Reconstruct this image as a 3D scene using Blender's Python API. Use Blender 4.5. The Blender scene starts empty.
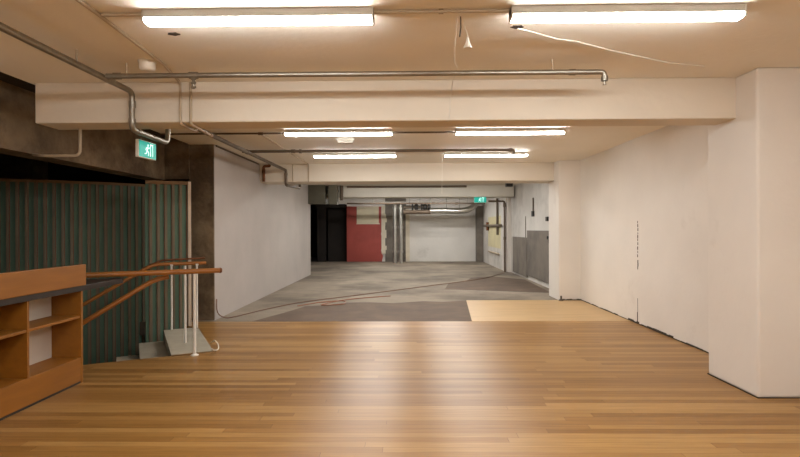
import bpy, bmesh, math, random
from mathutils import Vector, Matrix
rnd = random.Random(7)
sc = bpy.context.scene
COL = sc.collection
H = 2.90          # ceiling height
BB = 2.515         # underside of the beams

# ------------------------------------------------------------------ materials
MATS = {}
def s2l(c):
    return tuple(((v/255)/12.92 if v/255 <= .04045 else ((v/255+.055)/1.055)**2.4) for v in c)

def mat(name, rgb, rough=.6, metal=0., var=.08, scale=3., bump=0., bscale=40., detail=4., dark=None, dthr=(.55, .75), spec=.5, dscale=None, coord='Object', stretch=None):
    m = bpy.data.materials.new(name); m.use_nodes = True
    nt = m.node_tree; n = nt.nodes; l = nt.links
    b = n['Principled BSDF']
    b.inputs['Roughness'].default_value = rough
    b.inputs['Metallic'].default_value = metal
    b.inputs['Specular IOR Level'].default_value = spec
    base = s2l(rgb)
    tc = n.new('ShaderNodeTexCoord'); src = tc.outputs[coord]
    if stretch:
        mp = n.new('ShaderNodeMapping'); mp.inputs['Scale'].default_value = stretch
        l.new(src, mp.inputs['Vector']); src = mp.outputs['Vector']
    nz = n.new('ShaderNodeTexNoise'); nz.inputs['Scale'].default_value = scale; nz.inputs['Detail'].default_value = detail
    l.new(src, nz.inputs['Vector'])
    rp = n.new('ShaderNodeValToRGB')
    rp.color_ramp.elements[0].position = .3; rp.color_ramp.elements[1].position = .7
    rp.color_ramp.elements[0].color = (*[v*(1-var) for v in base], 1)
    rp.color_ramp.elements[1].color = (*[min(1, v*(1+var)) for v in base], 1)
    l.new(nz.outputs['Fac'], rp.inputs['Fac'])
    out = rp.outputs['Color']
    if dark:
        n2 = n.new('ShaderNodeTexNoise'); n2.inputs['Scale'].default_value = dscale or scale*.6; n2.inputs['Detail'].default_value = 8; n2.inputs['Roughness'].default_value = .65
        l.new(src, n2.inputs['Vector'])
        r2 = n.new('ShaderNodeValToRGB'); r2.color_ramp.elements[0].position = dthr[0]; r2.color_ramp.elements[1].position = dthr[1]
        l.new(n2.outputs['Fac'], r2.inputs['Fac'])
        mx = n.new('ShaderNodeMix'); mx.data_type = 'RGBA'
        l.new(r2.outputs['Color'], mx.inputs['Factor']); l.new(out, mx.inputs['A']); mx.inputs['B'].default_value = (*s2l(dark), 1)
        out = mx.outputs['Result']
    l.new(out, b.inputs['Base Color'])
    if bump:
        n3 = n.new('ShaderNodeTexNoise'); n3.inputs['Scale'].default_value = bscale; n3.inputs['Detail'].default_value = 5
        l.new(src, n3.inputs['Vector'])
        bp = n.new('ShaderNodeBump'); bp.inputs['Strength'].default_value = bump; bp.inputs['Distance'].default_value = .02
        l.new(n3.outputs['Fac'], bp.inputs['Height']); l.new(bp.outputs['Normal'], b.inputs['Normal'])
    MATS[name] = m
    return m

def emis(name, rgb, strength):
    m = bpy.data.materials.new(name); m.use_nodes = True
    n = m.node_tree.nodes; b = n['Principled BSDF']
    b.inputs['Base Color'].default_value = (.8, .8, .78, 1)
    b.inputs['Emission Color'].default_value = (*rgb, 1); b.inputs['Emission Strength'].default_value = strength
    MATS[name] = m
    return m

def wood_floor():
    m = bpy.data.materials.new('oak_boards'); m.use_nodes = True
    nt = m.node_tree; n = nt.nodes; l = nt.links; b = n['Principled BSDF']
    tc = n.new('ShaderNodeTexCoord')
    br = n.new('ShaderNodeTexBrick')
    br.offset = .37; br.offset_frequency = 2; br.squash = 1
    br.inputs['Color1'].default_value = (0, 0, 0, 1); br.inputs['Color2'].default_value = (1, 1, 1, 1); br.inputs['Mortar'].default_value = (.5, .5, .5, 1)
    br.inputs['Scale'].default_value = 1; br.inputs['Mortar Size'].default_value = .0012; br.inputs['Mortar Smooth'].default_value = .1
    br.inputs['Brick Width'].default_value = 2.4; br.inputs['Row Height'].default_value = .085
    # shift every row by its own amount so that the joints fall at random
    sp = n.new('ShaderNodeSeparateXYZ'); l.new(tc.outputs['Object'], sp.inputs[0])
    dv = n.new('ShaderNodeMath'); dv.operation = 'DIVIDE'; l.new(sp.outputs['Y'], dv.inputs[0]); dv.inputs[1].default_value = .085
    fl = n.new('ShaderNodeMath'); fl.operation = 'FLOOR'; l.new(dv.outputs[0], fl.inputs[0])
    wn = n.new('ShaderNodeTexWhiteNoise'); wn.noise_dimensions = '1D'; l.new(fl.outputs[0], wn.inputs['W'])
    ml = n.new('ShaderNodeMath'); ml.operation = 'MULTIPLY_ADD'; l.new(wn.outputs['Value'], ml.inputs[0]); ml.inputs[1].default_value = 3.; l.new(sp.outputs['X'], ml.inputs[2])
    cb = n.new('ShaderNodeCombineXYZ'); l.new(ml.outputs[0], cb.inputs['X']); l.new(sp.outputs['Y'], cb.inputs['Y'])
    l.new(cb.outputs[0], br.inputs['Vector'])
    rp = n.new('ShaderNodeValToRGB'); e = rp.color_ramp.elements
    e[0].position = 0; e[0].color = (*s2l((134, 95, 47)), 1)
    e[1].position = 1; e[1].color = (*s2l((172, 134, 80)), 1)
    x = e.new(.5); x.color = (*s2l((153, 113, 61)), 1)
    l.new(br.outputs['Color'], rp.inputs['Fac'])
    mp = n.new('ShaderNodeMapping'); mp.inputs['Scale'].default_value = (1.2, 22, 1); l.new(cb.outputs[0], mp.inputs['Vector'])
    nz = n.new('ShaderNodeTexNoise'); nz.inputs['Scale'].default_value = 2.2; nz.inputs['Detail'].default_value = 6; l.new(mp.outputs[0], nz.inputs['Vector'])
    r2 = n.new('ShaderNodeValToRGB'); r2.color_ramp.elements[0].position = .3; r2.color_ramp.elements[1].position = .72
    r2.color_ramp.elements[0].color = (.80, .77, .72, 1); r2.color_ramp.elements[1].color = (1.06, 1.06, 1.05, 1)
    l.new(nz.outputs['Fac'], r2.inputs['Fac'])
    mx = n.new('ShaderNodeMix'); mx.data_type = 'RGBA'; mx.blend_type = 'MULTIPLY'; mx.inputs['Factor'].default_value = 1
    l.new(rp.outputs['Color'], mx.inputs['A']); l.new(r2.outputs['Color'], mx.inputs['B'])
    m2 = n.new('ShaderNodeMix'); m2.data_type = 'RGBA'; l.new(br.outputs['Fac'], m2.inputs['Factor']); l.new(mx.outputs['Result'], m2.inputs['A']); m2.inputs['B'].default_value = (*s2l((84, 52, 26)), 1)
    l.new(m2.outputs['Result'], b.inputs['Base Color'])
    n4 = n.new('ShaderNodeTexNoise'); n4.inputs['Scale'].default_value = 1.1; n4.inputs['Detail'].default_value = 4; l.new(tc.outputs['Object'], n4.inputs['Vector'])
    mr = n.new('ShaderNodeMapRange'); mr.inputs['To Min'].default_value = .31; mr.inputs['To Max'].default_value = .37; l.new(n4.outputs['Fac'], mr.inputs['Value'])
    l.new(mr.outputs[0], b.inputs['Roughness'])
    b.inputs['Specular IOR Level'].default_value = .22
    bp = n.new('ShaderNodeBump'); bp.inputs['Strength'].default_value = .12; bp.inputs['Distance'].default_value = .004
    l.new(nz.outputs['Fac'], bp.inputs['Height']); l.new(bp.outputs['Normal'], b.inputs['Normal'])
    MATS['oak'] = m

wood_floor()
mat('white_wall', (226, 220, 212), .75, var=.03, scale=1.5, bump=.12, bscale=14, dark=(204, 196, 186), dthr=(.6, .8))
mat('wall_far', (222, 218, 212), .8, var=.05, scale=1.2, bump=.15, bscale=14, dark=(165, 160, 152), dthr=(.55, .8))
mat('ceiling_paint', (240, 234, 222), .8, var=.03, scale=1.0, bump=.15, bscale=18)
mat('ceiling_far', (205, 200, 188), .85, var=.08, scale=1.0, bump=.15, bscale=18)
mat('beam_paint', (218, 208, 192), .75, var=.03, scale=1.4, bump=.12, bscale=14)
mat('raw_concrete', (122, 104, 80), .9, var=.22, scale=3.2, bump=.5, bscale=16, dark=(82, 67, 49), dthr=(.42, .62))
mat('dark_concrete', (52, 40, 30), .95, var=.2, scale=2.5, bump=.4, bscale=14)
mat('unlit_room', (34, 28, 24), .95, var=.25, scale=1.2)  # near-black colour puts the unlit room's darkness into its surfaces
mat('floor_concrete', (142, 130, 114), .85, var=.14, scale=.9, bump=.2, bscale=20, dark=(98, 87, 75), dthr=(.42, .64), dscale=.5)
mat('floor_screed', (98, 80, 64), .8, var=.16, scale=1.8, bump=.25, bscale=16, dark=(84, 68, 56), dthr=(.42, .66), dscale=1.6)
mat('plywood', (188, 156, 110), .45, var=.06, scale=1.6, stretch=(1, 5, 1), dark=(174, 142, 98), dthr=(.5, .75))
mat('bookcase_wood', (140, 88, 22), .5, var=.10, scale=2.0, stretch=(6, 1, 8))
mat('bookcase_inside', (116, 72, 26), .55, var=.10, scale=2.0, stretch=(6, 1, 8))
mat('rail_wood', (156, 98, 38), .4, var=.12, scale=4, stretch=(1, 1, 6))
mat('dark_laminate', (40, 32, 27), .45, var=.08, scale=4)
mat('white_board', (205, 198, 188), .6, var=.03, scale=3)
mat('white_metal', (226, 222, 214), .4, var=.02, scale=5)
mat('white_plastic', (228, 222, 210), .4, var=.02, scale=5)
mat('galv', (148, 142, 130), .38, metal=.85, var=.12, scale=9)
mat('painted_conduit', (176, 160, 136), .55, var=.06, scale=6)
mat('pipe_grey', (104, 92, 78), .5, metal=.4, var=.12, scale=6)
mat('dark_conduit', (96, 80, 64), .6, var=.1, scale=6)
mat('rusty', (112, 68, 38), .8, metal=.2, var=.3, scale=14)
mat('silver_duct', (190, 188, 182), .3, metal=.9, var=.08, scale=9, bump=.25, bscale=22)
mat('duct_dull', (96, 92, 78), .6, metal=.3, var=.12, scale=4)
mat('green_slat', (84, 112, 94), .7, var=.12, scale=3, stretch=(1, 1, .4))
mat('tan_slat', (116, 104, 84), .7, var=.16, scale=5, stretch=(1, 1, .3))
mat('red_slat', (112, 74, 56), .7, var=.12, scale=5, stretch=(1, 1, .3))
mat('trim_wood', (126, 96, 60), .6, var=.1, scale=5)
mat('pale_trim', (206, 188, 166), .6, var=.04, scale=5)
mat('stair_concrete', (164, 156, 138), .85, var=.1, scale=4, bump=.2, bscale=30)
mat('red_paint', (160, 68, 58), .6, var=.1, scale=1.4, dark=(126, 48, 40), dthr=(.5, .8))
mat('cream_panel', (206, 196, 170), .7, var=.05, scale=2)
mat('plaster', (216, 206, 186), .8, var=.07, scale=4, bump=.3, bscale=20)
mat('ochre_patch', (206, 196, 158), .8, var=.08, scale=2)
mat('grey_board', (120, 112, 102), .8, var=.1, scale=2.2, dark=(92, 86, 80), dthr=(.45, .7))
mat('black_plastic', (28, 26, 25), .5, var=.1, scale=6)
mat('brown_cable', (112, 78, 58), .55, var=.1, scale=6)
mat('orange_cable', (150, 92, 60), .5, var=.1, scale=6)
mat('crack_dark', (62, 52, 44), .95, var=.2, scale=20)
mat('rubble', (84, 76, 66), .95, var=.2, scale=20)
mat('sign_white', (240, 246, 244), .5, var=.01, scale=5)
emis('tube_light', (1., .99, .965), 58)
emis('added_far_tube', (1., .98, .945), 66)  # stronger emission for the added far rows
emis('exit_green', (.0, .36, .28), .75)
emis('exit_white', (.5, .95, .85), .9)

MATS['exit_green'].node_tree.nodes['Principled BSDF'].inputs['Base Color'].default_value = (.0, .18, .12, 1)
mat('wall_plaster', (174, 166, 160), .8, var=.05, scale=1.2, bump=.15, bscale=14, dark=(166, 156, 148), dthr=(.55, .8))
mat('wall_far_grey', (206, 202, 196), .8, var=.06, scale=1.2, bump=.15, bscale=14, dark=(168, 163, 156), dthr=(.5, .75))
mat('batten_paint', (184, 178, 166), .5, var=.02, scale=5)

# ------------------------------------------------------------------ mesh builder
class MB:
    def __init__(s): s.v = []; s.f = []; s.mi = []; s.m = 0; s.sm = []
    def add(s, vs, fs, smooth=False):
        b = len(s.v); s.v += [tuple(v) for v in vs]
        for f in fs: s.f.append(tuple(b+i for i in f)); s.mi.append(s.m); s.sm.append(smooth)
        return s
    def box(s, a, b):
        (x0, y0, z0), (x1, y1, z1) = a, b
        x0, x1 = sorted((x0, x1)); y0, y1 = sorted((y0, y1)); z0, z1 = sorted((z0, z1))
        return s.add([(x0,y0,z0),(x1,y0,z0),(x1,y1,z0),(x0,y1,z0),(x0,y0,z1),(x1,y0,z1),(x1,y1,z1),(x0,y1,z1)],
                     [(0,3,2,1),(4,5,6,7),(0,1,5,4),(1,2,6,5),(2,3,7,6),(3,0,4,7)])
    def prism(s, pts, z0, z1):
        n = len(pts)
        area = sum(pts[i][0]*pts[(i+1)%n][1]-pts[(i+1)%n][0]*pts[i][1] for i in range(n))
        if area < 0: pts = pts[::-1]
        vs = [(x, y, z0) for x, y in pts]+[(x, y, z1) for x, y in pts]
        fs = [tuple(range(n))[::-1], tuple(range(n, 2*n))]+[(i, (i+1) % n, n+(i+1) % n, n+i) for i in range(n)]
        return s.add(vs, fs)
    def obox(s, c, ax, ay, az):          # centre and three half-axis vectors
        c = Vector(c); ax = Vector(ax); ay = Vector(ay); az = Vector(az)
        vs = [c+i*ax+j*ay+k*az for k in (-1, 1) for j in (-1, 1) for i in (-1, 1)]
        return s.add(vs, [(0,2,3,1),(4,5,7,6),(0,1,5,4),(1,3,7,5),(3,2,6,7),(2,0,4,6)])
    def tube(s, pts, r, n=12, bend=0., seg=5, closed_caps=True):
        pts = [Vector(p) for p in pts]
        if bend:
            q = [pts[0]]
            for i in range(1, len(pts)-1):
                a, p, c = pts[i-1], pts[i], pts[i+1]
                d0 = (a-p); d1 = (c-p)
                k = min(bend, d0.length*.48, d1.length*.48)
                A = p+d0.normalized()*k; B = p+d1.normalized()*k
                for j in range(seg+1):
                    t = j/seg; q.append((1-t)**2*A+2*t*(1-t)*p+t*t*B)
            q.append(pts[-1]); pts = q
        rs = r if isinstance(r, (list, tuple)) else [r]*len(pts)
        rings = []; up = None
        for i, p in enumerate(pts):
            d = (pts[min(i+1, len(pts)-1)]-pts[max(i-1, 0)]).normalized()
            if up is None:
                up = Vector((0, 0, 1)) if abs(d.z) < .9 else Vector((1, 0, 0))
            u = (up-d*up.dot(d)).normalized(); w = d.cross(u); up = u
            rings.append([p+(u*math.cos(2*math.pi*k/n)+w*math.sin(2*math.pi*k/n))*rs[i] for k in range(n)])
        vs = [v for ring in rings for v in ring]; fs = []
        for i in range(len(rings)-1):
            for k in range(n):
                fs.append((i*n+k, (i+1)*n+k, (i+1)*n+(k+1) % n, i*n+(k+1) % n)[::-1])
        s.add(vs, fs, True)
        if closed_caps:
            s.add(rings[0], [tuple(range(n))]); s.add(rings[-1], [tuple(range(n))[::-1]])
        return s
    def lathe(s, base, prof, n=24):       # prof: (radius, z) from bottom to top
        bx, by, bz = base; vs = []; fs = []
        for r, z in prof:
            vs += [(bx+r*math.cos(2*math.pi*k/n), by+r*math.sin(2*math.pi*k/n), bz+z) for k in range(n)]
        for i in range(len(prof)-1):
            for k in range(n):
                fs.append((i*n+k, i*n+(k+1) % n, (i+1)*n+(k+1) % n, (i+1)*n+k))
        s.add(vs, fs, True)
        s.add(vs[:n], [tuple(range(n))[::-1]]); s.add(vs[-n:], [tuple(range(n))])
        return s
    def build(s, name, mats, parent=None, bevel=0.):
        me = bpy.data.meshes.new(name)
        off = Vector((0, 0, 0))
        p = parent
        while p is not None: off += p.location; p = p.parent
        me.from_pydata([tuple(Vector(v)-off) for v in s.v], [], s.f)
        for m in (mats if isinstance(mats, (list, tuple)) else [mats]): me.materials.append(MATS[m])
        for p, i, sm in zip(me.polygons, s.mi, s.sm): p.material_index = i; p.use_smooth = sm
        me.update()
        o = bpy.data.objects.new(name, me); COL.objects.link(o)
        if parent is not None: o.parent = parent
        if bevel:
            b = o.modifiers.new('bevel', 'BEVEL'); b.width = bevel; b.segments = 2; b.limit_method = 'ANGLE'
        return o

def box(a, b): return MB().box(a, b)
def tube(p, r, **k): return MB().tube(p, r, **k)
def thing(name, label, cat, loc, group=None):
    o = bpy.data.objects.new(name, None); COL.objects.link(o); o.location = loc; o.empty_display_size = .1
    return tag(o, label, cat, group)
def tag(o, label, cat, group=None):
    o['label'] = label; o['category'] = cat
    if group: o['group'] = group
    return o
def struct(name, mb, m, parent=None, bevel=0.):
    o = mb.build(name, m, parent, bevel)
    if parent is None: o['kind'] = 'structure'
    return o

# ------------------------------------------------------------------ stair frame
O = Vector((-2.39, 6.50, 0))
D = Vector((-.887, -.462, 0)).normalized()      # direction of descent
N = Vector((-D.y, D.x, 0)); N = N if N.y > 0 else -N   # across the stair, away from the viewer
def st(s, n, z=0.): return O+D*s+N*n+Vector((0, 0, z))
def xy(v): return (v.x, v.y)

# ------------------------------------------------------------------ the setting
fl_pts = [(-4.0, -3), (4.6, -3), (4.6, 8.6), (-3.62, 8.6), (-3.62, 8.31), xy(st(0, 1.8)), xy(st(0, 0)), (-4.0, 5.66)]
struct('floor', MB().prism(fl_pts, -.22, 0), 'oak')
struct('floor_concrete', box((-9, 8.6, -.22), (4.6, 24.4, -.004)), 'floor_concrete')
scr = MB().prism([(-2.55, 8.6), (1.02, 8.6), (1.2, 11.05), (.7, 10.9), (.3, 11.0), (-.3, 10.7), (-.8, 10.85), (-1.3, 10.8), (-1.6, 10.45), (-2.0, 10.3), (-2.2, 9.6)], -.004, .0)
struct('floor_screed', scr, 'floor_screed')
struct('floor_shadow_patch', MB().prism([(.9, 13.2), (3.3, 12.4), (3.4, 15.6), (2.6, 16.6), (1.9, 16.2), (1.6, 15.0), (1.1, 14.6)], -.004, -.001), 'floor_screed')  # dark sheet paints in the triangular shadow on this stained concrete
ply = MB().prism([(1.02, 8.6), (3.57, 8.6), (3.57, 11.1), (1.2, 11.1)], -.004, .003)
struct('floor_plywood', ply, 'plywood')

struct('ceiling', box((-3.60, -3, H), (4.6, 12.2, H+.09)), 'ceiling_paint')
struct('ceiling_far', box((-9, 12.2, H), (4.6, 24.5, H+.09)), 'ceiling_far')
struct('added_stairwell_lid', box((-9, -3, H+.07), (-3.59, 12.2, H+.11)), 'dark_concrete')  # added lid over the rising void, stops light leaking in

struct('ceiling_beam', box((-3.55, 5.02, BB), (3.5, 5.37, H)), 'beam_paint', bevel=.012)
struct('ceiling_beam', box((-3.24, 11.45, BB), (3.3, 12.15, H)), 'beam_paint', bevel=.012)
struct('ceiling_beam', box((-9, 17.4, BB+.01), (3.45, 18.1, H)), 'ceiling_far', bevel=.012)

struct('wall_right', box((3.57, -3, -.1), (4.6, 12.0, H)), 'white_wall')
struct('column', box((3.06, 4.72, 0), (4.4, 5.50, H)), 'white_wall', bevel=.02)
struct('column', box((3.12, 11.1, -.01), (3.8, 11.9, H)), 'white_wall', bevel=.015)
wf = box((3.50, 11.9, -.01), (4.6, 18.4, H)).box((3.36, 18.4, -.01), (4.6, 24.4, H))
wfo = struct('wall_far_right', wf, 'wall_far_grey')
struct('wall_front', box((-9, -3.2, -3), (4.6, -3, H+.1)), 'white_wall')

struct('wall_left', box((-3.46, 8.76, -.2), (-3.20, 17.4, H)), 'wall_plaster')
struct('concrete_pillar', box((-3.62, 8.74, 0), (-3.205, 9.06, H)), 'raw_concrete', bevel=.008)
struct('concrete_pier', box((-9, 9.2, -3), (-6.55, 9.6, H+.08)), 'raw_concrete')
struct('lintel', box((-4.02, 8.70, 2.33), (-3.60, 9.0, H+.08)), 'raw_concrete')
# raw concrete downstand beside the stairwell
ds = MB()
ds.box((-4.3, 4.9, 2.31), (-4.0, 8.72, H+.08))
struct('stairwell_beam', ds, 'raw_concrete')
struct('wall_stair_side', box((-4.3, -3, -.2), (-4.0, 4.9, H+.08)), 'white_wall')  # unseen wall, made white to bounce more light onto the ceiling
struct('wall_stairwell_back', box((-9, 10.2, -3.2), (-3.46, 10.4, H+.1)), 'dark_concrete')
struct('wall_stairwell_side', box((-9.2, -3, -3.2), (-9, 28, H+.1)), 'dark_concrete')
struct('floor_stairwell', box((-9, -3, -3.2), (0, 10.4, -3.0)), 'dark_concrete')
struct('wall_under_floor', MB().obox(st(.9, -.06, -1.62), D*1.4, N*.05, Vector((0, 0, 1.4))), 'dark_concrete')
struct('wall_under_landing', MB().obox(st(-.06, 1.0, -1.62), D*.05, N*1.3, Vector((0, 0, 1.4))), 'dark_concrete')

# curved slatted wall of the stairwell
def bez(pts, n):
    # Catmull-Rom through the points
    out = []
    P = [Vector((*p, 0)) for p in pts]
    for i in range(len(P)-1):
        p0 = P[max(i-1, 0)]; p1 = P[i]; p2 = P[i+1]; p3 = P[min(i+2, len(P)-1)]
        for j in range(n):
            t = j/n
            out.append(.5*((2*p1)+(p2-p0)*t+(2*p0-5*p1+4*p2-p3)*t*t+(3*p1-p0-3*p2+p3)*t**3))
    out.append(P[-1])
    return out
def resample(path, step):
    out = [path[0]]; acc = 0
    for a, b in zip(path, path[1:]):
        L = (b-a).length; t = step-acc
        while t <= L:
            out.append(a+(b-a)*(t/L)); t += step
        acc = (acc+L) % step
    return out
def slats(path, z0, z1, pitch, face):
    """backing sheet, wide tan battens, and a thin reddish bead beside each; face = +1/-1 side the battens stand on"""
    back = MB()
    nrm = []
    for i, p in enumerate(path):
        d = (path[min(i+1, len(path)-1)]-path[max(i-1, 0)]).normalized(); nrm.append(Vector((-d.y, d.x, 0))*face)
    for i in range(len(path)-1):
        a, b = path[i], path[i+1]; na, nb = nrm[i]*.03, nrm[i+1]*.03
        back.prism([xy(a), xy(b), xy(b-nb), xy(a-na)], z0, z1)
    bat = MB()
    rs = resample(path, pitch)
    for i, p in enumerate(rs):
        d = (rs[min(i+1, len(rs)-1)]-rs[max(i-1, 0)]).normalized(); nn = Vector((-d.y, d.x, 0))*face
        zc = Vector((0, 0, (z0+z1)/2)); hz = Vector((0, 0, (z1-z0)/2))
        bat.m = 0; bat.obox(p+zc+nn*.012, d*.018, nn*.012, hz)
        bat.m = 1; bat.obox(p+zc+nn*.008+d*.023, d*.005, nn*.008, hz)
    return back, bat
ZT = 2.24
curve = bez([(-7.6, 6.75), (-6.6, 7.15), (-5.8, 7.58), (-5.2, 7.92), (-4.64, 8.32), (-4.36, 8.62), (-4.17, 9.05), (-4.1, 9.6)], 8)
back, bat = slats(curve, -3.0, ZT-.04, .112, -1)
w = back.build('wall_stairwell', 'green_slat'); w['kind'] = 'structure'
bat.build('slat', ['tan_slat', 'red_slat'], w)
tr = MB()
for a, b in zip(curve, curve[1:]):
    d = (b-a).normalized(); nn = Vector((d.y, -d.x, 0))
    tr.prism([xy(a+nn*.03), xy(b+nn*.03), xy(b-nn*.04), xy(a-nn*.04)], ZT-.04, ZT)
tr.build('top_trim', 'trim_wood', w)

# flat slatted screen at the pillar
pA, pB = st(.20, 2.05), st(.86, 2.05)
pA = Vector((-3.43, 8.25, 0)); pB = pA+D*.60
t = thing('slatted_screen', 'flat green panel with brown upright slats and a pale end strip, beside the concrete pillar', 'screen', (pA.x, pA.y, -1.2))
back, bat = slats([pA, pB], -1.2, ZT-.05, .105, 1 if Vector((-(pB-pA).y, (pB-pA).x, 0)).dot(-N) > 0 else -1)
back.build('panel', 'green_slat', t); bat.build('slat', ['tan_slat', 'red_slat'], t)
MB().obox((pA+pB)/2+Vector((0, 0, ZT-.025))-N*.005, D*.30, N*.04, Vector((0, 0, .025))).build('top_trim', 'trim_wood', t)
MB().obox(pA-D*.02+Vector((0, 0, (ZT-1.2)/2)), D*.022, N*.045, Vector((0, 0, (ZT+1.2)/2))).build('end_strip', 'pale_trim', t)

# ------------------------------------------------------------------ staircase
t = thing('staircase', 'grey concrete stair going down beside the green slatted screen', 'staircase', st(0, .9, -2.2))
MB().prism([xy(st(0, 0)), xy(st(.48, 0)), xy(st(.48, 1.8)), xy(st(0, 1.8))], -.16, .004).build('landing', 'stair_concrete', t)
for i in range(11):
    s0 = .45+.29*i
    MB().prism([xy(st(s0-.02, .01)), xy(st(s0+.36, .01)), xy(st(s0+.36, 1.86)), xy(st(s0-.02, 1.86))], -.17*(i+1)-.06, -.17*(i+1)).build('tread', 'stair_concrete', t, bevel=.006)
for n0 in (.25, 1.5):
    a = [st(.4, n0, -.2), st(.4, n0, -.45), st(3.6, n0, -2.45), st(3.6, n0, -2.1)]
    b = [v+N*.08 for v in a]
    MB().add(a+b, [(0,1,2,3), (7,6,5,4), (0,4,5,1), (1,5,6,2), (2,6,7,3), (3,7,4,0)]).build('stringer', 'dark_concrete', t)
e = MB()
for i in range(14):
    s0 = -.02+.036*i
    e.obox(st(s0+.016, -.012-rnd.random()*.01, .004), D*.018, N*(.014+rnd.random()*.012), Vector((0, 0, .007)))
e.build('edge_strip', 'trim_wood', t)

# guard rail along the edge of the opening
g = thing('guard_rail', 'brown wooden guard rail on a white post along the floor edge of the stairwell', 'railing', st(.23, -.1))
rail = MB().tube([st(-.06, -.1, 1.0), st(1.62, -.1, 1.0)], .030, n=14)
rail.build('handrail', 'rail_wood', g)
MB().tube([st(-.085, -.1, 1.0), st(-.06, -.1, 1.0)], [.024, .036], n=14).build('end_knob', 'rusty', g)
tube([st(.23, -.1, 0), st(.23, -.1, .97)], .018).build('post', 'white_metal', g)
MB().lathe(st(.23, -.1), [(.045, 0), (.045, .008), (.022, .02)]).build('post_foot', 'white_metal', g)
tube([st(1.5, -.1, 0), st(1.5, -.1, .97)], .018).build('post', 'white_metal', g)
g = thing('stair_rail', 'sloping wooden handrail descending under the guard rail at the stair opening', 'railing', st(.5, .06, -.0))
tube([st(.50, .06, .935), st(.66, .06, .905), st(3.2, .06, -.66)], .028, n=12, bend=.08).build('handrail', 'rail_wood', g)
for s0 in (1.75, 2.96):
    k = int((s0-.45)/.29)
    tube([st(s0, .06, -.17*(k+1)+.003), st(s0, .06, .90-(s0-.66)*.62)], .014).build('post', 'white_metal', g)
g = thing('stair_rail', 'wooden handrail on two thin white posts in front of the slatted screen', 'railing', st(.36, 1.78))
tube([st(-.12, 1.76, .985), st(.62, 1.76, .985), st(3.2, 1.76, -.56)], .026, n=12, bend=.1).build('handrail', 'rail_wood', g)
tube([st(-.1, 1.76, 1.06), st(.5, 1.76, 1.045), st(.75, 1.76, .93)], .014, n=10, bend=.06).build('upper_bar', 'rusty', g)
for s0 in (.015, .37):
    tube([st(s0, 1.76, .006), st(s0, 1.76, .96)], .014).build('post', 'white_metal', g)
    MB().obox(st(s0, 1.74, .965), D*.02, N*.02, Vector((0, 0, .012))).build('bracket', 'white_metal', g)
p = tube([st(.27, .69, .006), st(.27, .69, 1.02)], .017).build('post', 'white_metal'); p.name = 'white_post'
tag(p, 'white upright post standing in the middle of the grey stair landing', 'post')

# ------------------------------------------------------------------ bookcase counter
X0 = -3.21; XB = -3.52
t = thing('bookcase', 'low orange-brown wooden bookcase with a dark counter slab by the stairwell', 'bookcase', (X0-.15, 4.1, 0))
Y0, Y1 = 3.0, 5.20
box((X0-.02, Y0, 0.02), (X0, Y1-.02, .25)).build('plinth', 'bookcase_wood', t, bevel=.003)
box((X0-.31, Y0, .23), (X0-.02, Y1-.03, .25)).build('bottom_board', 'bookcase_wood', t)
box((XB, Y1-.03, 0), (X0+.004, Y1, .90)).build('end_panel', 'bookcase_wood', t, bevel=.003)
box((XB, Y0-.03, 0), (X0+.004, Y0, .90)).build('end_panel', 'bookcase_wood', t, bevel=.003)
for yy in (3.73, 4.45):
    box((XB+.02, yy-.012, .25), (X0, yy+.012, .90)).build('divider', 'bookcase_wood', t, bevel=.002)
for a, b in ((Y0, 3.718), (3.742, 4.438), (4.462, Y1-.03)):
    box((XB+.02, a, .635), (X0-.006, b, .66)).build('shelf', 'bookcase_wood', t, bevel=.003)
box((XB, Y0, .0), (XB+.02, 4.45, .90)).build('back_panel', 'bookcase_inside', t)
wb = box((XB, 4.45, .0), (XB+.02, Y1-.03, .90)).build('back_panel', 'white_board', t); wb['label'] = 'white back panel'
box((X0-.025, Y0-.03, .955), (X0+.025, Y1+.02, 1.16)).build('apron', 'bookcase_wood', t, bevel=.004)
pts = [(X0+.012, Y0-.03), (X0+.012, 5.93), (X0-.10, 5.97), (XB, 5.80), (XB, Y0-.03)]
MB().prism(pts, .90, .955).build('counter_slab', 'dark_laminate', t, bevel=.004)
box((X0-.022, Y0, 0), (X0-.004, Y1-.02, .02)).build('foot_gap', 'black_plastic', t)

# ------------------------------------------------------------------ ceiling lights
def light(x0, x1, y, label, added_far=False, group='fluorescent ceiling lights'):
    xc = (x0+x1)/2
    t = thing('fluorescent_light', label, 'light', (xc, y, H), group)
    box((x0, y-.050, H-.052), (x1, y+.050, H)).build('batten_body', 'batten_paint', t, bevel=.004)
    d = MB()
    # rounded trough diffuser
    prof = [(-.047, -.052), (-.047, -.064), (-.036, -.079), (.036, -.079), (.047, -.064), (.047, -.052)]
    vs = []; a0, a1 = x0+.012, x1-.012
    for px, tz in ((a0, 1), (a1, 1)):
        vs += [(px, y+py, H+pz) for py, pz in prof]
    n = len(prof)
    fs = [(i, i+1, n+i+1, n+i) for i in range(n-1)]+[tuple(range(n))[::-1], tuple(range(n, 2*n))]
    d.add(vs, fs).build('diffuser', 'added_far_tube' if added_far else 'tube_light', t)
    for a, b in ((x0, x0+.012), (x1-.012, x1)):
        box((a, y-.053, H-.076), (b, y+.053, H-.002)).build('end_cap', 'batten_paint', t, bevel=.004)
    return t
LX = ((-1.745, -.22), (.67, 2.20))
light(-1.69, -.215, 3.41, 'large lit fluorescent light on the front ceiling bay, closest to the smoke detector')
light(.655, 2.12, 3.41, 'large lit fluorescent light on the front ceiling bay with a loose wire trailing from it')
light(*LX[0], 7.53, 'lit fluorescent light just behind the first beam, next to the white emergency light')
light(*LX[1], 7.53, 'lit fluorescent light just behind the first beam, on the column side of the hanging string')
light(*LX[0], 9.86, 'small lit fluorescent light in front of the second beam, nearer the white plastered wall')
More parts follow.
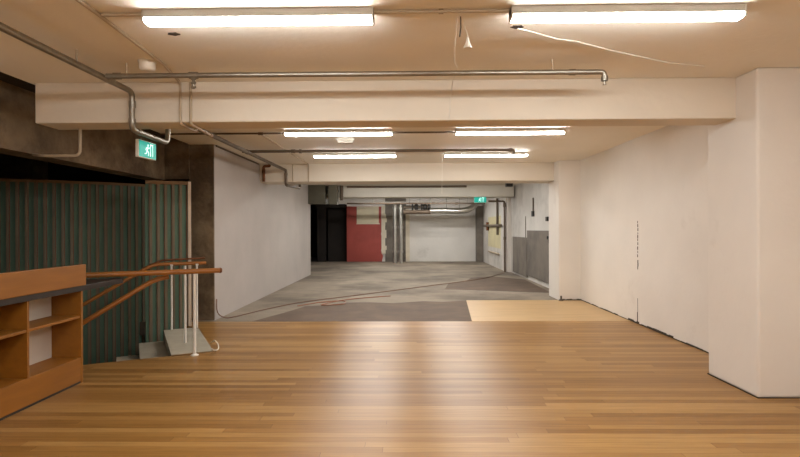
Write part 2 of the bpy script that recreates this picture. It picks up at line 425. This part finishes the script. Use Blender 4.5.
light(*LX[1], 9.86, 'small lit fluorescent light in front of the second beam, behind the capped pipe end')
for xs, s in zip(LX, ('stair', 'column')):  # added unseen rows that brighten the front bay
    light(*xs, .75, f'added fluorescent light above the front boards just out of view, {s} side')
    light(*xs, -1.7, f'added fluorescent light by the front wall behind the viewer, {s} side')
for yy, w_ in ((13.2, 'just past the second beam'), (15.4, 'midway between second and third beams'), (19.4, 'just past the third beam'), (21.8, 'close to the far end wall')):  # added rows hidden by the beams, they brighten the far end
    for xs, s in zip(LX, ('plastered wall', 'grey board')):
        light(*xs, yy, f'added unseen fluorescent light over the concrete floor, {w_}, {s} side', added_far=True)

# ------------------------------------------------------------------ pipes and conduits
def pipe(name, label, path, r, m, bend=.05, fits=(), cat='pipe', n=12, fm=None):
    t = thing(name, label, cat, path[0])
    tube(path, r, bend=bend, n=n).build('pipe_run', m, t)
    for a, b, k in fits:
        tube([a, b], r*k, n=12).build('coupling', fm or m, t)
    return t
def clips(t, pts, m='galv'):
    for (x, y, z) in pts:
        tube([(x, y, z), (x, y, H)], .006, n=8).build('hanger_rod', m, t)

zB = 2.885
zB = 2.79; xA = -2.57
t = pipe('steel_pipe', 'thick steel ceiling pipe stepping down the first beam to above the exit sign',
     [(xA, -2.9, 2.79), (xA, 4.93, 2.785), (xA-.02, 4.965, 2.44), (xA-.04, 5.74, 2.44), (xA-.04, 5.80, H)], .026, 'galv', bend=.06,
     fits=[((xA-.006, 4.945, 2.70), (xA-.008, 4.949, 2.64), 1.2), ((xA-.014, 4.958, 2.54), (xA-.016, 4.961, 2.50), 1.2), ((xA, 4.50, 2.79), (xA, 4.60, 2.79), 1.25), ((xA-.022, 5.06, 2.44), (xA-.025, 5.13, 2.44), 1.2)])
clips(t, [(xA, 1.2, 2.80), (xA, 4.1, 2.80)], 'painted_conduit')
t = pipe('steel_pipe', 'long steel pipe across the front of the first beam with an elbow at its end',
     [(xA+.04, 4.44, zB), (1.63, 4.44, zB), (1.63, 4.44, 2.715)], .022, 'galv', bend=.045,
     fits=[((xA+.10, 4.44, zB), (xA+.16, 4.44, zB), 1.3), ((-1.83, 4.44, zB), (-1.76, 4.44, zB), 1.35), ((1.34, 4.44, zB), (1.39, 4.44, zB), 1.2), ((1.63, 4.44, 2.755), (1.63, 4.44, 2.715), 1.25)])
clips(t, [(-2.36, 4.44, zB), (1.2, 4.44, zB)], 'painted_conduit')
tube([(1.63, 4.44, 2.715), (1.63, 4.44, 2.69)], .007).build('nozzle', 'galv', t)
MB().lathe((1.63, 4.44, 2.683), [(.014, 0), (.014, .006)]).build('deflector', 'galv', t)
dv = tube([(-1.795, 4.44, zB-.02), (-1.795, 4.44, 2.68)], .011).build('drain_valve', 'galv', t)
for z in (2.76, 2.725, 2.69):
    tube([(-1.81, 4.44, z), (-1.775, 4.43, z)], .012).build('valve_nut', 'galv', dv)
# trunking along the front bay and down the beam
pipe('conduit', 'pale conduit along the front ceiling passing the smoke detector and down the first beam',
     [(-1.84, -2.9, 2.886), (-1.99, 3.40, 2.886), (-2.05, 4.45, 2.886), (-2.15, 5.004, 2.886), (-2.15, 5.004, 2.498), (-2.16, 5.39, 2.497), (-2.16, 5.50, 2.60), (-2.16, 5.70, 2.886)], .0125, 'painted_conduit', bend=.03, cat='conduit')
pipe('conduit', 'pale conduit dropping from the steel pipe on the first beam beside its twin',
     [(-2.05, 5.004, 2.886), (-2.05, 5.004, 2.493), (-2.07, 5.40, 2.493), (-2.08, 5.62, 2.493)], .0125, 'painted_conduit', bend=.03, cat='conduit',
     fits=[((-2.07, 5.39, 2.493), (-2.072, 5.44, 2.493), 1.4), ((-2.078, 5.56, 2.493), (-2.08, 5.62, 2.493), 1.6)])
pipe('conduit', 'thin conduit linking the two large front fluorescent lights', [(-1.97, 3.41, 2.886), (-1.694, 3.41, 2.886)], .011, 'painted_conduit', cat='conduit')['label'] = 'short conduit between the pale ceiling trunking and the first large light'
pipe('conduit', 'thin conduit linking the two large front fluorescent lights', [(-.211, 3.41, 2.886), (.651, 3.41, 2.886)], .011, 'painted_conduit', cat='conduit',
     fits=[((.20, 3.41, 2.886), (.23, 3.41, 2.886), 1.5)])
t = pipe('conduit', 'thin dark conduit behind the first beam in line with the second row of lights',
     [(-3.60, 7.70, 2.886), (2.15, 7.70, 2.886)], .0125, 'dark_conduit', cat='conduit', fits=[((-2.17, 7.70, 2.886), (-2.10, 7.70, 2.886), 1.9)])
pipe('steel_pipe', 'dull pipe across the ceiling between second and third light rows, elbow at its end',
     [(-2.84, 9.1, 2.83), (1.80, 9.1, 2.83), (1.80, 9.1, 2.76)], .024, 'pipe_grey', bend=.05,
     fits=[((-2.0, 9.1, 2.83), (-1.93, 9.1, 2.83), 1.35), ((-1.86, 9.1, 2.83), (-1.82, 9.1, 2.83), 1.5), ((1.72, 9.1, 2.83), (1.77, 9.1, 2.83), 1.3)])
pipe('steel_pipe', 'thick dull pipe along the ceiling, bending down the second beam',
     [(-2.62, 6.10, H), (-2.62, 6.14, 2.755), (-2.62, 11.40, 2.755), (-2.62, 11.40, 2.44), (-2.50, 12.3, 2.44), (-2.50, 12.3, 2.62)], .03, 'pipe_grey', bend=.06,
     fits=[((-2.62, 8.6, 2.755), (-2.62, 8.7, 2.755), 1.25), ((-2.62, 11.40, 2.70), (-2.62, 11.40, 2.65), 1.2)])
pipe('conduit', 'thin conduit from the dark cross conduit back to the second beam and down its face',
     [(-2.14, 7.72, 2.884), (-2.14, 11.43, 2.884), (-2.14, 11.43, 2.50)], .014, 'painted_conduit', bend=.04, cat='conduit')
pipe('conduit', 'pale thin conduit down the second beam beside the thick dull pipe',
     [(-2.48, 11.435, 2.886), (-2.48, 11.435, 2.52)], .012, 'painted_conduit', cat='conduit')
pipe('conduit', 'dark conduit along the top edge of the white plastered wall',
     [(-3.18, 8.8, 2.882), (-3.18, 11.28, 2.882)], .014, 'dark_conduit', cat='conduit')
pipe('rusty_pipe', 'short rusty brown pipe dropping at the end of the second beam',
     [(-2.97, 11.40, H), (-2.97, 11.40, 2.85), (-3.10, 11.40, 2.85), (-3.10, 11.40, 2.52)], .03, 'rusty', bend=.04,
     fits=[((-3.10, 11.40, 2.78), (-3.10, 11.40, 2.70), 1.2)])
pipe('hanging_conduit', 'pale bent conduit hanging below the first beam over the raw concrete',
     [(-3.29, 5.30, BB), (-3.29, 5.30, 2.245), (-3.67, 5.30, 2.245), (-3.98, 5.60, 2.30)], .014, 'painted_conduit', bend=.06, cat='conduit')
pipe('conduit', 'dark conduit along the top of the third beam', [(-2.0, 17.36, 2.86), (1.9, 17.36, 2.86)], .032, 'dark_conduit', cat='conduit')

# ------------------------------------------------------------------ small ceiling things
t = thing('smoke_detector', 'round cream smoke detector on the front ceiling beside pale trunking', 'smoke detector', (-2.165, 4.40, H))
MB().lathe((-2.165, 4.40, H-.018), [(.070, 0), (.074, .018)]).build('base', 'white_plastic', t)
MB().lathe((-2.165, 4.40, H-.062), [(.034, -.02), (.054, -.014), (.064, 0), (.064, .036), (.068, .044)]).build('sensor_head', 'white_plastic', t)
t = thing('emergency_light', 'small white box light on the ceiling behind the first beam', 'emergency light', (-.965, 8.2, H))
box((-1.10, 8.15, H-.05), (-.83, 8.25, H)).build('body', 'batten_paint', t, bevel=.006)
box((-1.08, 8.16, H-.085), (-.85, 8.24, H-.05)).build('lens', 'batten_paint', t, bevel=.006)
t = thing('pull_cord', 'white cone-shaped cord pull dangling from the conduit between the large lights', 'pull cord', (.40, 3.56, 2.90))
tube([(.372, 3.545, 2.895), (.38, 3.56, 2.86), (.398, 3.56, 2.80), (.402, 3.56, 2.76)], .0022, n=6).build('cord', 'white_plastic', t)
MB().lathe((.402, 3.56, 2.70), [(.027, 0), (.029, .004), (.017, .030), (.010, .055), (.007, .075)]).build('pull', 'white_plastic', t)
o = tube([(.352, 3.53, 2.90), (.353, 3.53, 2.83), (.345, 3.53, 2.765)], .004, n=6).build('flex_end', 'black_plastic'); tag(o, 'short dark flex end hanging beside the white cord pull', 'cable')
o = tube([(.330, 3.53, 2.90), (.327, 3.56, 2.82), (.322, 3.62, 2.74), (.36, 4.1, 2.77), (.41, 4.40, 2.82), (.41, 4.47, 2.824), (.40, 4.8, 2.80), (.41, 5.00, 2.79), (.40, 5.013, 2.70), (.39, 5.013, 2.53), (.38, 5.07, 2.508)], .0032, n=6, bend=.05).build('loose_wire', 'white_plastic')
tag(o, 'thin loose white wire drooping from the conduit and over the beam pipe', 'wire')
o = tube([(.585, 9.17, 2.895), (.588, 9.17, 2.60), (.58, 9.17, 2.10)], .004, n=6).build('hanging_string', 'white_plastic')
tag(o, 'thin white string hanging straight down from the ceiling pipe', 'string')
o = tube([(.74, 3.57, 2.83), (.87, 3.74, 2.872), (1.1, 3.92, 2.882), (1.25, 3.98, 2.886), (1.6, 4.2, 2.887), (1.9, 4.36, 2.886), (2.2, 4.52, 2.884), (2.56, 4.64, 2.888)], .0055, n=6, bend=.05).build('loose_wire', 'white_plastic')
tag(o, 'loose white wire trailing across the ceiling from the large light towards the column', 'wire')
for x, y, lb in ((-1.67, 3.79, 'dark ragged hole in the ceiling beside the large light near the trunking'), (.765, 3.72, 'dark ragged hole in the ceiling where the loose wire comes out')):
    MBh = MB(); k = 11
    ring = [(x+(.045+.012*math.sin(3*i))*math.cos(2*math.pi*i/k), y+.03*math.sin(2*math.pi*i/k)*(1+.2*math.cos(2*i))) for i in range(k)]
    o = MBh.prism(ring, H-.003, H+.01).build('ceiling_hole', 'crack_dark'); tag(o, lb, 'hole')

# ------------------------------------------------------------------ exit signs
def man(mb, put, u0, v0, h):
    """running figure pictogram on a plane; put(u, v) gives the world point and the out direction"""
    def bar(a, b, w):
        pa, pb = put(*a), put(*b); d = (pb-pa); 
        out = put.out; s = d.normalized().cross(out).normalized()
        mb.obox((pa+pb)/2+out*.002, d/2, s*w/2, out*.001)
    def P(u, v): return (u0+u*h, v0+v*h)
    k = 10; c = P(.08, .86); r = .10*h
    cen = put(*c); ux = (put(c[0]+.01, c[1])-cen).normalized(); uz = Vector((0, 0, 1))
    ring = [cen+put.out*.003+(ux*math.cos(2*math.pi*i/k)+uz*math.sin(2*math.pi*i/k))*r for i in range(k)]
    mb.add(ring+[cen+put.out*.001], [tuple(range(k))])
    bar(P(.03, .74), P(-.06, .42), .15*h)
    bar(P(.03, .70), P(.24, .62), .07*h); bar(P(.24, .62), P(.33, .74), .06*h)
    bar(P(.0, .70), P(-.20, .60), .07*h); bar(P(-.20, .60), P(-.26, .44), .06*h)
    bar(P(-.04, .42), P(.17, .30), .09*h); bar(P(.17, .30), P(.15, .04), .08*h)
    bar(P(-.07, .42), P(-.16, .20), .09*h); bar(P(-.16, .20), P(-.40, .16), .08*h)
class Put:
    def __init__(s, o, u, out): s.o = Vector(o); s.u = Vector(u); s.out = Vector(out)
    def __call__(s, a, b): return s.o+s.u*a+Vector((0, 0, b))
def exit_sign(label, origin, u, out, W, Hh, hang):
    u = Vector(u).normalized(); out = Vector(out).normalized()
    c = Vector(origin)
    t = thing('exit_sign', label, 'exit sign', c)
    z = Vector((0, 0, 1))
    MB().obox(c-out*.018, u*(W/2+.008), out*.017, z*(Hh/2+.008)).build('housing', 'white_plastic', t, bevel=.003)
    MB().obox(c+out*.0005, u*W/2, out*.002, z*Hh/2).build('face', 'exit_green', t)
    mb = MB(); put = Put(c-z*Hh/2+out*.002, u, out)
    man(mb, put, -.03*W, .10*Hh, Hh*.8)
    mb.build('running_figure', 'exit_white', t); mb = MB()
    # doorway bar and arrow
    def rect(u0, v0, u1, v1): mb.obox(put((u0+u1)/2, (v0+v1)/2)+out*.002, u*(u1-u0)/2, out*.001, z*(v1-v0)/2)
    rect(.14*W, .12*Hh, .17*W, .90*Hh); rect(.14*W, .82*Hh, .30*W, .90*Hh); rect(.27*W, .12*Hh, .30*W, .90*Hh)
    mb.build('door_symbol', 'exit_white', t)
    for s in (-.3, .3):
        tube([c-out*.018+u*s*W+z*(Hh/2+.006), c-out*.018+u*s*W+z*(Hh/2+.006+hang)], .006, n=8).build('hanger', 'galv', t)
    return t
exit_sign('green lit running-man exit sign hung below the pipe under the first beam', (-2.735, 5.56, 2.335), (.06, 1, 0), (1, -.06, 0), .32, .165, .02)
exit_sign('small green lit running-man exit sign hung under the third beam, far end', (2.38, 17.65, 2.44), (1, 0, 0), (0, -1, 0), .40, .18, .03)

# ------------------------------------------------------------------ wall details
marks = MB()
yk = 8.35
for z in (1.585, 1.53, 1.47, 1.41, 1.36, 1.31, 1.25, 1.18, 1.12, 1.06, .97, .92, .87):
    r = .008+rnd.random()*.008
    marks.obox((3.57, yk+rnd.uniform(-.008, .008), z), (.002, 0, 0), (0, r, 0), (0, 0, r*1.8))
marks.obox((3.57, yk, .92), (.0015, 0, 0), (0, .007, 0), (0, 0, .06))
marks.obox((3.57, yk+.01, .21), (.0015, 0, 0), (0, .006, 0), (0, 0, .19)); marks.obox((3.57, yk+.02, .09), (.002, 0, 0), (0, .012, 0), (0, 0, .09))
marks.build('fixing_marks', 'crack_dark', bpy.data.objects['wall_right'])
base = MB(); yy = 5.5
while yy < 11.05:
    L = rnd.uniform(.08, .22); h = rnd.uniform(.008, .022)+(.03 if 7.2 < yy < 8.6 else 0)*rnd.random()
    base.box((3.57-rnd.uniform(.004, .012), yy, 0), (3.572, min(yy+L, 11.1), h)); yy += L
base.build('wall_foot_gap', 'crack_dark')['kind'] = 'structure'  # solid dark strip standing for the ragged gap at the wall foot
b2 = MB(); yy = 4.78
b2.box((3.052, 4.715, 0), (3.07, 5.50, .008)).box((3.06, 4.712, 0), (3.57, 4.73, .008))
b2.build('column_foot_line', 'crack_dark')['kind'] = 'structure'  # thin dark line along the foot of the column
b3 = MB().box((3.115, 11.085, 0), (3.57, 11.105, .012))
for i in range(9):
    x = 3.13+i*.05; b3.box((x, 11.05, 0), (x+.045, 11.1, .01+.02*rnd.random()))
b3.build('column_rubble', 'rubble')['kind'] = 'structure'  # dark debris at the far column foot
t = thing('pipe_stub', 'dark cut pipe stub rising from the floor at the far white column', 'pipe', (3.13, 11.0, 0))
tube([(3.14, 11.02, 0), (3.14, 11.02, .10)], .018).build('stub', 'rubble', t)
MB().lathe((3.14, 11.02, 0), [(.05, 0), (.045, .02), (.02, .035)]).build('collar', 'rubble', t)

# grey boards on the far wall
o = box((3.46, 13.2, .12), (3.498, 15.6, 1.43)).build('grey_board', 'grey_board', bevel=.004); tag(o, 'large dark grey board fixed low on the far wall, nearer the white column', 'board')
o = box((3.45, 15.62, .06), (3.498, 17.7, 1.22)).build('grey_board', 'grey_board', bevel=.004); tag(o, 'shorter dark grey board on the far wall, beyond the taller one', 'board')
t = thing('wall_switch', 'dark switch box at the foot of a conduit on the far wall above the boards', 'switch', (3.49, 14.9, 1.85))
tube([(3.48, 14.9, 1.95), (3.48, 14.9, 2.34)], .02).build('conduit', 'pipe_grey', t)
box((3.44, 14.83, 1.82), (3.50, 14.97, 1.97)).build('switch_box', 'black_plastic', t, bevel=.005)
t = thing('wall_box', 'small square dark box on the far wall near the column edge', 'switch', (3.49, 13.4, 1.72))
box((3.45, 13.32, 1.67), (3.50, 13.47, 1.78)).build('body', 'black_plastic', t, bevel=.006)
box((3.44, 13.35, 1.69), (3.45, 13.44, 1.76)).build('cover', 'grey_board', t)
o = tube([(3.488, 15.9, 1.22), (3.488, 15.9, 1.85)], .012).build('conduit', 'pipe_grey'); tag(o, 'thin grey conduit rising above the shorter grey board', 'conduit')
t = thing('wall_bracket', 'small dark bracket at the edge of the taller grey board', 'bracket', (3.45, 13.15, 1.2))
box((3.42, 13.10, 1.14), (3.50, 13.18, 1.24)).build('plate', 'grey_board', t); box((3.40, 13.12, 1.22), (3.44, 13.16, 1.30)).build('hook', 'black_plastic', t)
o = box((2.98, 16.2, H-.14), (3.18, 16.4, H)).build('junction_box', 'black_plastic', bevel=.01); tag(o, 'dark square junction box on the far ceiling', 'junction box')

# standpipe at the corner of the far wall
t = pipe('standpipe', 'dark vertical pipe at the corner of the far wall below the small exit sign', [(2.75, 18.3, 2.42), (3.30, 18.3, 2.42), (3.30, 18.3, 0)], .035, 'dark_conduit', bend=.08,
     fits=[((3.30, 18.3, 2.36), (3.30, 18.3, 2.22), 1.5), ((3.30, 18.3, 1.2), (3.30, 18.3, 1.1), 1.3)])
struct('trim_1', box((3.40, 18.22, 0), (3.51, 18.40, H)), 'white_wall')
# far stretch of the wall: ochre patch, pipes
o = box((3.35, 19.4, .75), (3.362, 22.4, 1.95)).build('wall_patch', 'ochre_patch'); tag(o, 'yellowish bare patch on the far pale wall behind the standpipe', 'patch')
t = thing('wall_pipework', 'dull pipes crossing the yellowish patch on the far wall', 'pipe', (3.3, 20, 1.6))
tube([(3.29, 19.0, 1.60), (3.29, 23.2, 1.60)], .05).build('cross_pipe', 'pipe_grey', t)
tube([(3.30, 19.8, 2.6), (3.30, 19.8, 1.25)], .045).build('drop_pipe', 'pipe_grey', t)
tube([(3.30, 22.2, 1.75), (3.30, 22.2, 1.40)], .06).build('valve', 'rusty', t)
tube([(3.31, 19.6, .55), (3.31, 22.0, .55)], .035).build('low_pipe', 'painted_conduit', t)

# ------------------------------------------------------------------ back wall
bw = MB().box((-9, 24.3, -.01), (-6.2, 24.6, H)).box((-6.2, 24.3, 2.62), (-2.80, 24.6, H)).box((-2.80, 24.3, -.01), (4.6, 24.6, H))
struct('wall_back', bw, 'wall_far')
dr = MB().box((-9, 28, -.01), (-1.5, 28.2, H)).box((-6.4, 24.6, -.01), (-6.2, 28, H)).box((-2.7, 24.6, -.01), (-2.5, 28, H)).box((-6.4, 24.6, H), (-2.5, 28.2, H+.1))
struct('wall_dark_room', dr, 'unlit_room')
struct('floor_dark_room', box((-6.4, 24.4, -.2), (-2.5, 28.2, -.004)), 'unlit_room')
o = MB().box((-4.15, 24.2, 0), (-3.75, 24.29, 2.58)).box((-4.2, 24.15, 2.45), (-2.85, 24.29, 2.62)).build('door_1', 'unlit_room'); o['kind'] = 'structure'
door = box((-3.72, 24.62, 0), (-2.86, 24.68, 2.45)); struct('door_2', door, 'unlit_room')

t = thing('red_panel', 'red painted panel on the back wall with a cream rectangle at its top', 'panel', (-1.96, 24.25, 0))
rp = MB(); n = 10
edge_r = [(-1.20+.05*math.sin(i*2.1), 2.5*i/n) for i in range(n+1)]
prof = [(-2.80, 0)]+edge_r+[(-2.80, 2.52)]
vs = [(x, 24.24, z) for x, z in prof]+[(x, 24.297, z) for x, z in prof]; k = len(prof)
rp.add(vs, [tuple(range(k)), tuple(range(k, 2*k))[::-1]]+[(i, i+k, (i+1) % k+k, (i+1) % k) for i in range(k)])
rp.build('sheet', 'red_paint', t)
box((-2.34, 24.20, 1.74), (-1.34, 24.24, 2.50)).build('cream_rectangle', 'cream_panel', t, bevel=.005)
box((-2.36, 24.22, 1.70), (-1.30, 24.24, 1.74)).build('lower_edge', 'plaster', t)
pl = MB()
for i in range(12):
    z = .35+i*.18; wv = .07+.05*math.sin(i*1.7)+.03*rnd.random()
    pl.box((-1.22, 24.205, z), (-1.20+wv+.09, 24.236, z+.19))
o = pl.build('plaster_strip', 'plaster'); tag(o, 'ragged pale plaster strip down the edge of the red panel', 'plaster')
struct('trim_2', box((-1.05, 24.22, 0), (-.1, 24.30, H)), 'grey_board')
struct('trim_3', box((-.12, 24.15, 0), (.06, 24.30, 2.5)), 'plaster')
struct('trim_4', box((3.06, 23.9, 0), (3.40, 24.30, 2.5)), 'grey_board')
struct('trim_5', box((-3.24, 24.15, 2.62), (3.2, 24.30, 2.72)), 'white_wall')
# tall pipes
for x, lb in ((-.58, 'tall silver pipe standing at the back wall, the one beside the red panel'), (-.32, 'tall silver pipe standing at the back wall, the one beside the pale wall sheet')):
    t = thing('standing_pipe', lb, 'pipe', (x, 23.0, 0))
    tube([(x, 23.0, 0), (x, 23.0, 2.52)], .075, n=16).build('pipe_run', 'silver_duct', t)
    for z in (.45, 1.5, 2.35):
        tube([(x, 23.0, z), (x, 23.0, z+.1)], .095, n=16).build('coupling', 'silver_duct', t)
t = thing('valve_assembly', 'cluster of dark valves and flanged pipes beside the tall silver pipes', 'valve', (.4, 23.0, 2.3))
tube([(-.2, 22.9, 2.42), (.95, 22.9, 2.42)], .07, n=14).build('upper_pipe', 'pipe_grey', t)
tube([(-.2, 22.85, 2.2), (.95, 22.85, 2.2)], .09, n=14).build('lower_pipe', 'dark_conduit', t)
for x in (.15, .55, .85):
    tube([(x, 22.9, 2.42), (x+.07, 22.9, 2.42)], .13, n=16).build('flange', 'black_plastic', t)
for x in (.35, .72):
    MB().lathe((x, 22.9, 2.30), [(.06, 0), (.1, .06), (.1, .18), (.05, .26)], 16).build('valve_body', 'black_plastic', t)
for x in (.05, .95):
    tube([(x, 22.9, 2.45), (x, 22.9, H)], .012, n=8).build('hanger', 'galv', t)
t = thing('round_duct', 'shiny silver duct along the top of the back wall, turning up at its end', 'duct', (1.0, 23.2, 2.25))
tube([(.75, 23.2, 2.27), (2.35, 23.2, 2.24), (2.75, 23.2, 2.36), (3.0, 23.3, 2.62)], .13, n=20, bend=.15).build('duct_run', 'silver_duct', t)
for x in (.95, 1.65, 2.2):
    tube([(x, 23.2, 2.262), (x+.05, 23.2, 2.258)], .142, n=20).build('joint_ring', 'silver_duct', t)
    tube([(x+.02, 23.2, 2.38), (x+.02, 23.2, H)], .012, n=8).build('hanger', 'galv', t)
t = pipe('rusty_pipe', 'long thin brownish pipe above the silver duct at the far end', [(-2.6, 22.6, 2.57), (3.25, 22.6, 2.55)], .035, 'dark_conduit', bend=0,
         fits=[((1.0, 22.6, 2.56), (1.12, 22.6, 2.56), 1.4), ((2.0, 22.6, 2.55), (2.1, 22.6, 2.55), 1.4)])
clips(t, [(-1.5, 22.6, 2.57), (.5, 22.6, 2.57), (2.5, 22.6, 2.56)])
# dull ducts dropping in the corner past the plastered wall
t = thing('square_duct', 'dull grey square duct under the far ceiling beside the plastered wall end', 'duct', (-2.95, 17.2, BB))
box((-3.22, 17.0, 2.30), (-2.66, 17.38, H)).build('duct_body', 'duct_dull', t, bevel=.01)
box((-3.23, 16.98, 2.62), (-2.64, 17.39, 2.68)).build('flange', 'duct_dull', t)
t = thing('square_duct', 'narrow dull duct drop between the wider duct and the thin riser', 'duct', (-2.42, 17.2, BB))
box((-2.56, 17.05, 2.28), (-2.28, 17.38, H)).build('duct_body', 'duct_dull', t, bevel=.01)
box((-2.58, 17.03, 2.70), (-2.26, 17.39, 2.75)).build('flange', 'duct_dull', t)
o = tube([(-2.16, 17.3, 2.42), (-2.16, 17.3, H)], .05).build('riser_pipe', 'dark_conduit'); tag(o, 'short brownish riser pipe beside the narrow dull duct', 'pipe')

# ------------------------------------------------------------------ cables on the floor
def smooth(pts, n=6):
    P = [Vector(p) for p in pts]; out = []
    for i in range(len(P)-1):
        p0 = P[max(i-1, 0)]; p1 = P[i]; p2 = P[i+1]; p3 = P[min(i+2, len(P)-1)]
        for j in range(n):
            q = j/n; out.append(.5*((2*p1)+(p2-p0)*q+(2*p0-5*p1+4*p2-p3)*q*q+(3*p1-p0-3*p2+p3)*q**3))
    return out+[P[-1]]
cb = [(-3.185, 8.80, .34), (-3.17, 8.80, .12), (-3.08, 8.92, .012), (-2.95, 9.09, .009), (-2.65, 9.88, .009), (-2.19, 10.8, .009), (-1.28, 11.8, .009), (.3, 13.6, .008), (2.1, 15.7, .008), (2.9, 17.2, .008), (3.25, 18.1, .008)]
o = tube(smooth(cb), .009, n=8).build('extension_cable', 'brown_cable'); tag(o, 'long brown cable snaking across the concrete floor from the pillar', 'cable')
cb = [(-2.15, 10.3, .008), (-1.75, 10.85, .008), (-1.35, 11.0, .008), (-1.3, 10.55, .008), (-1.7, 10.4, .008), (-1.6, 10.75, .008), (-1.2, 11.3, .008), (-.4, 11.8, .008)]
o = tube(smooth(cb), .008, n=8).build('extension_cable', 'orange_cable'); tag(o, 'looped orange cable lying on the concrete near the wood edge', 'cable')
cb = [(-2.56, 7.55, .05), (-2.50, 7.2, .03), (-2.42, 6.95, .008), (-2.33, 6.78, .03), (-2.28, 6.70, .06), (-2.33, 6.62, .03), (-2.42, 6.72, .012)]
cb = [(-2.61, 7.00, .008), (-2.56, 6.92, .03), (-2.50, 6.82, .07), (-2.42, 6.72, .05), (-2.37, 6.60, .012), (-2.38, 6.52, .012), (-2.44, 6.56, .02)]
o = tube(smooth(cb), .007, n=8).build('cable_end', 'white_plastic'); tag(o, 'short white cable end curling on the boards beside the stair landing', 'cable')

# ------------------------------------------------------------------ camera, world, colour
cam = bpy.data.cameras.new('camera'); co = bpy.data.objects.new('camera', cam); COL.objects.link(co)
cam.sensor_width = 36; cam.lens = 533/800*36; cam.clip_start = .05; cam.clip_end = 100
co.location = (0, 0, 1.5); co.rotation_euler = (math.radians(90), .004, .0155)
sc.camera = co
w = bpy.data.worlds.new('world'); sc.world = w; w.use_nodes = True
w.node_tree.nodes['Background'].inputs['Color'].default_value = (.0, .0, .0, 1)
sc.view_settings.view_transform = 'Standard'; sc.view_settings.look = 'None'; sc.view_settings.gamma = 1
sc.view_settings.use_curve_mapping = False; sc.view_settings.exposure = 0.26
sc.cycles.use_denoising = True; sc.cycles.max_bounces = 10; sc.cycles.diffuse_bounces = 7; sc.cycles.glossy_bounces = 4
sc.cycles.caustics_reflective = False; sc.cycles.caustics_refractive = False; sc.cycles.sample_clamp_indirect = 8
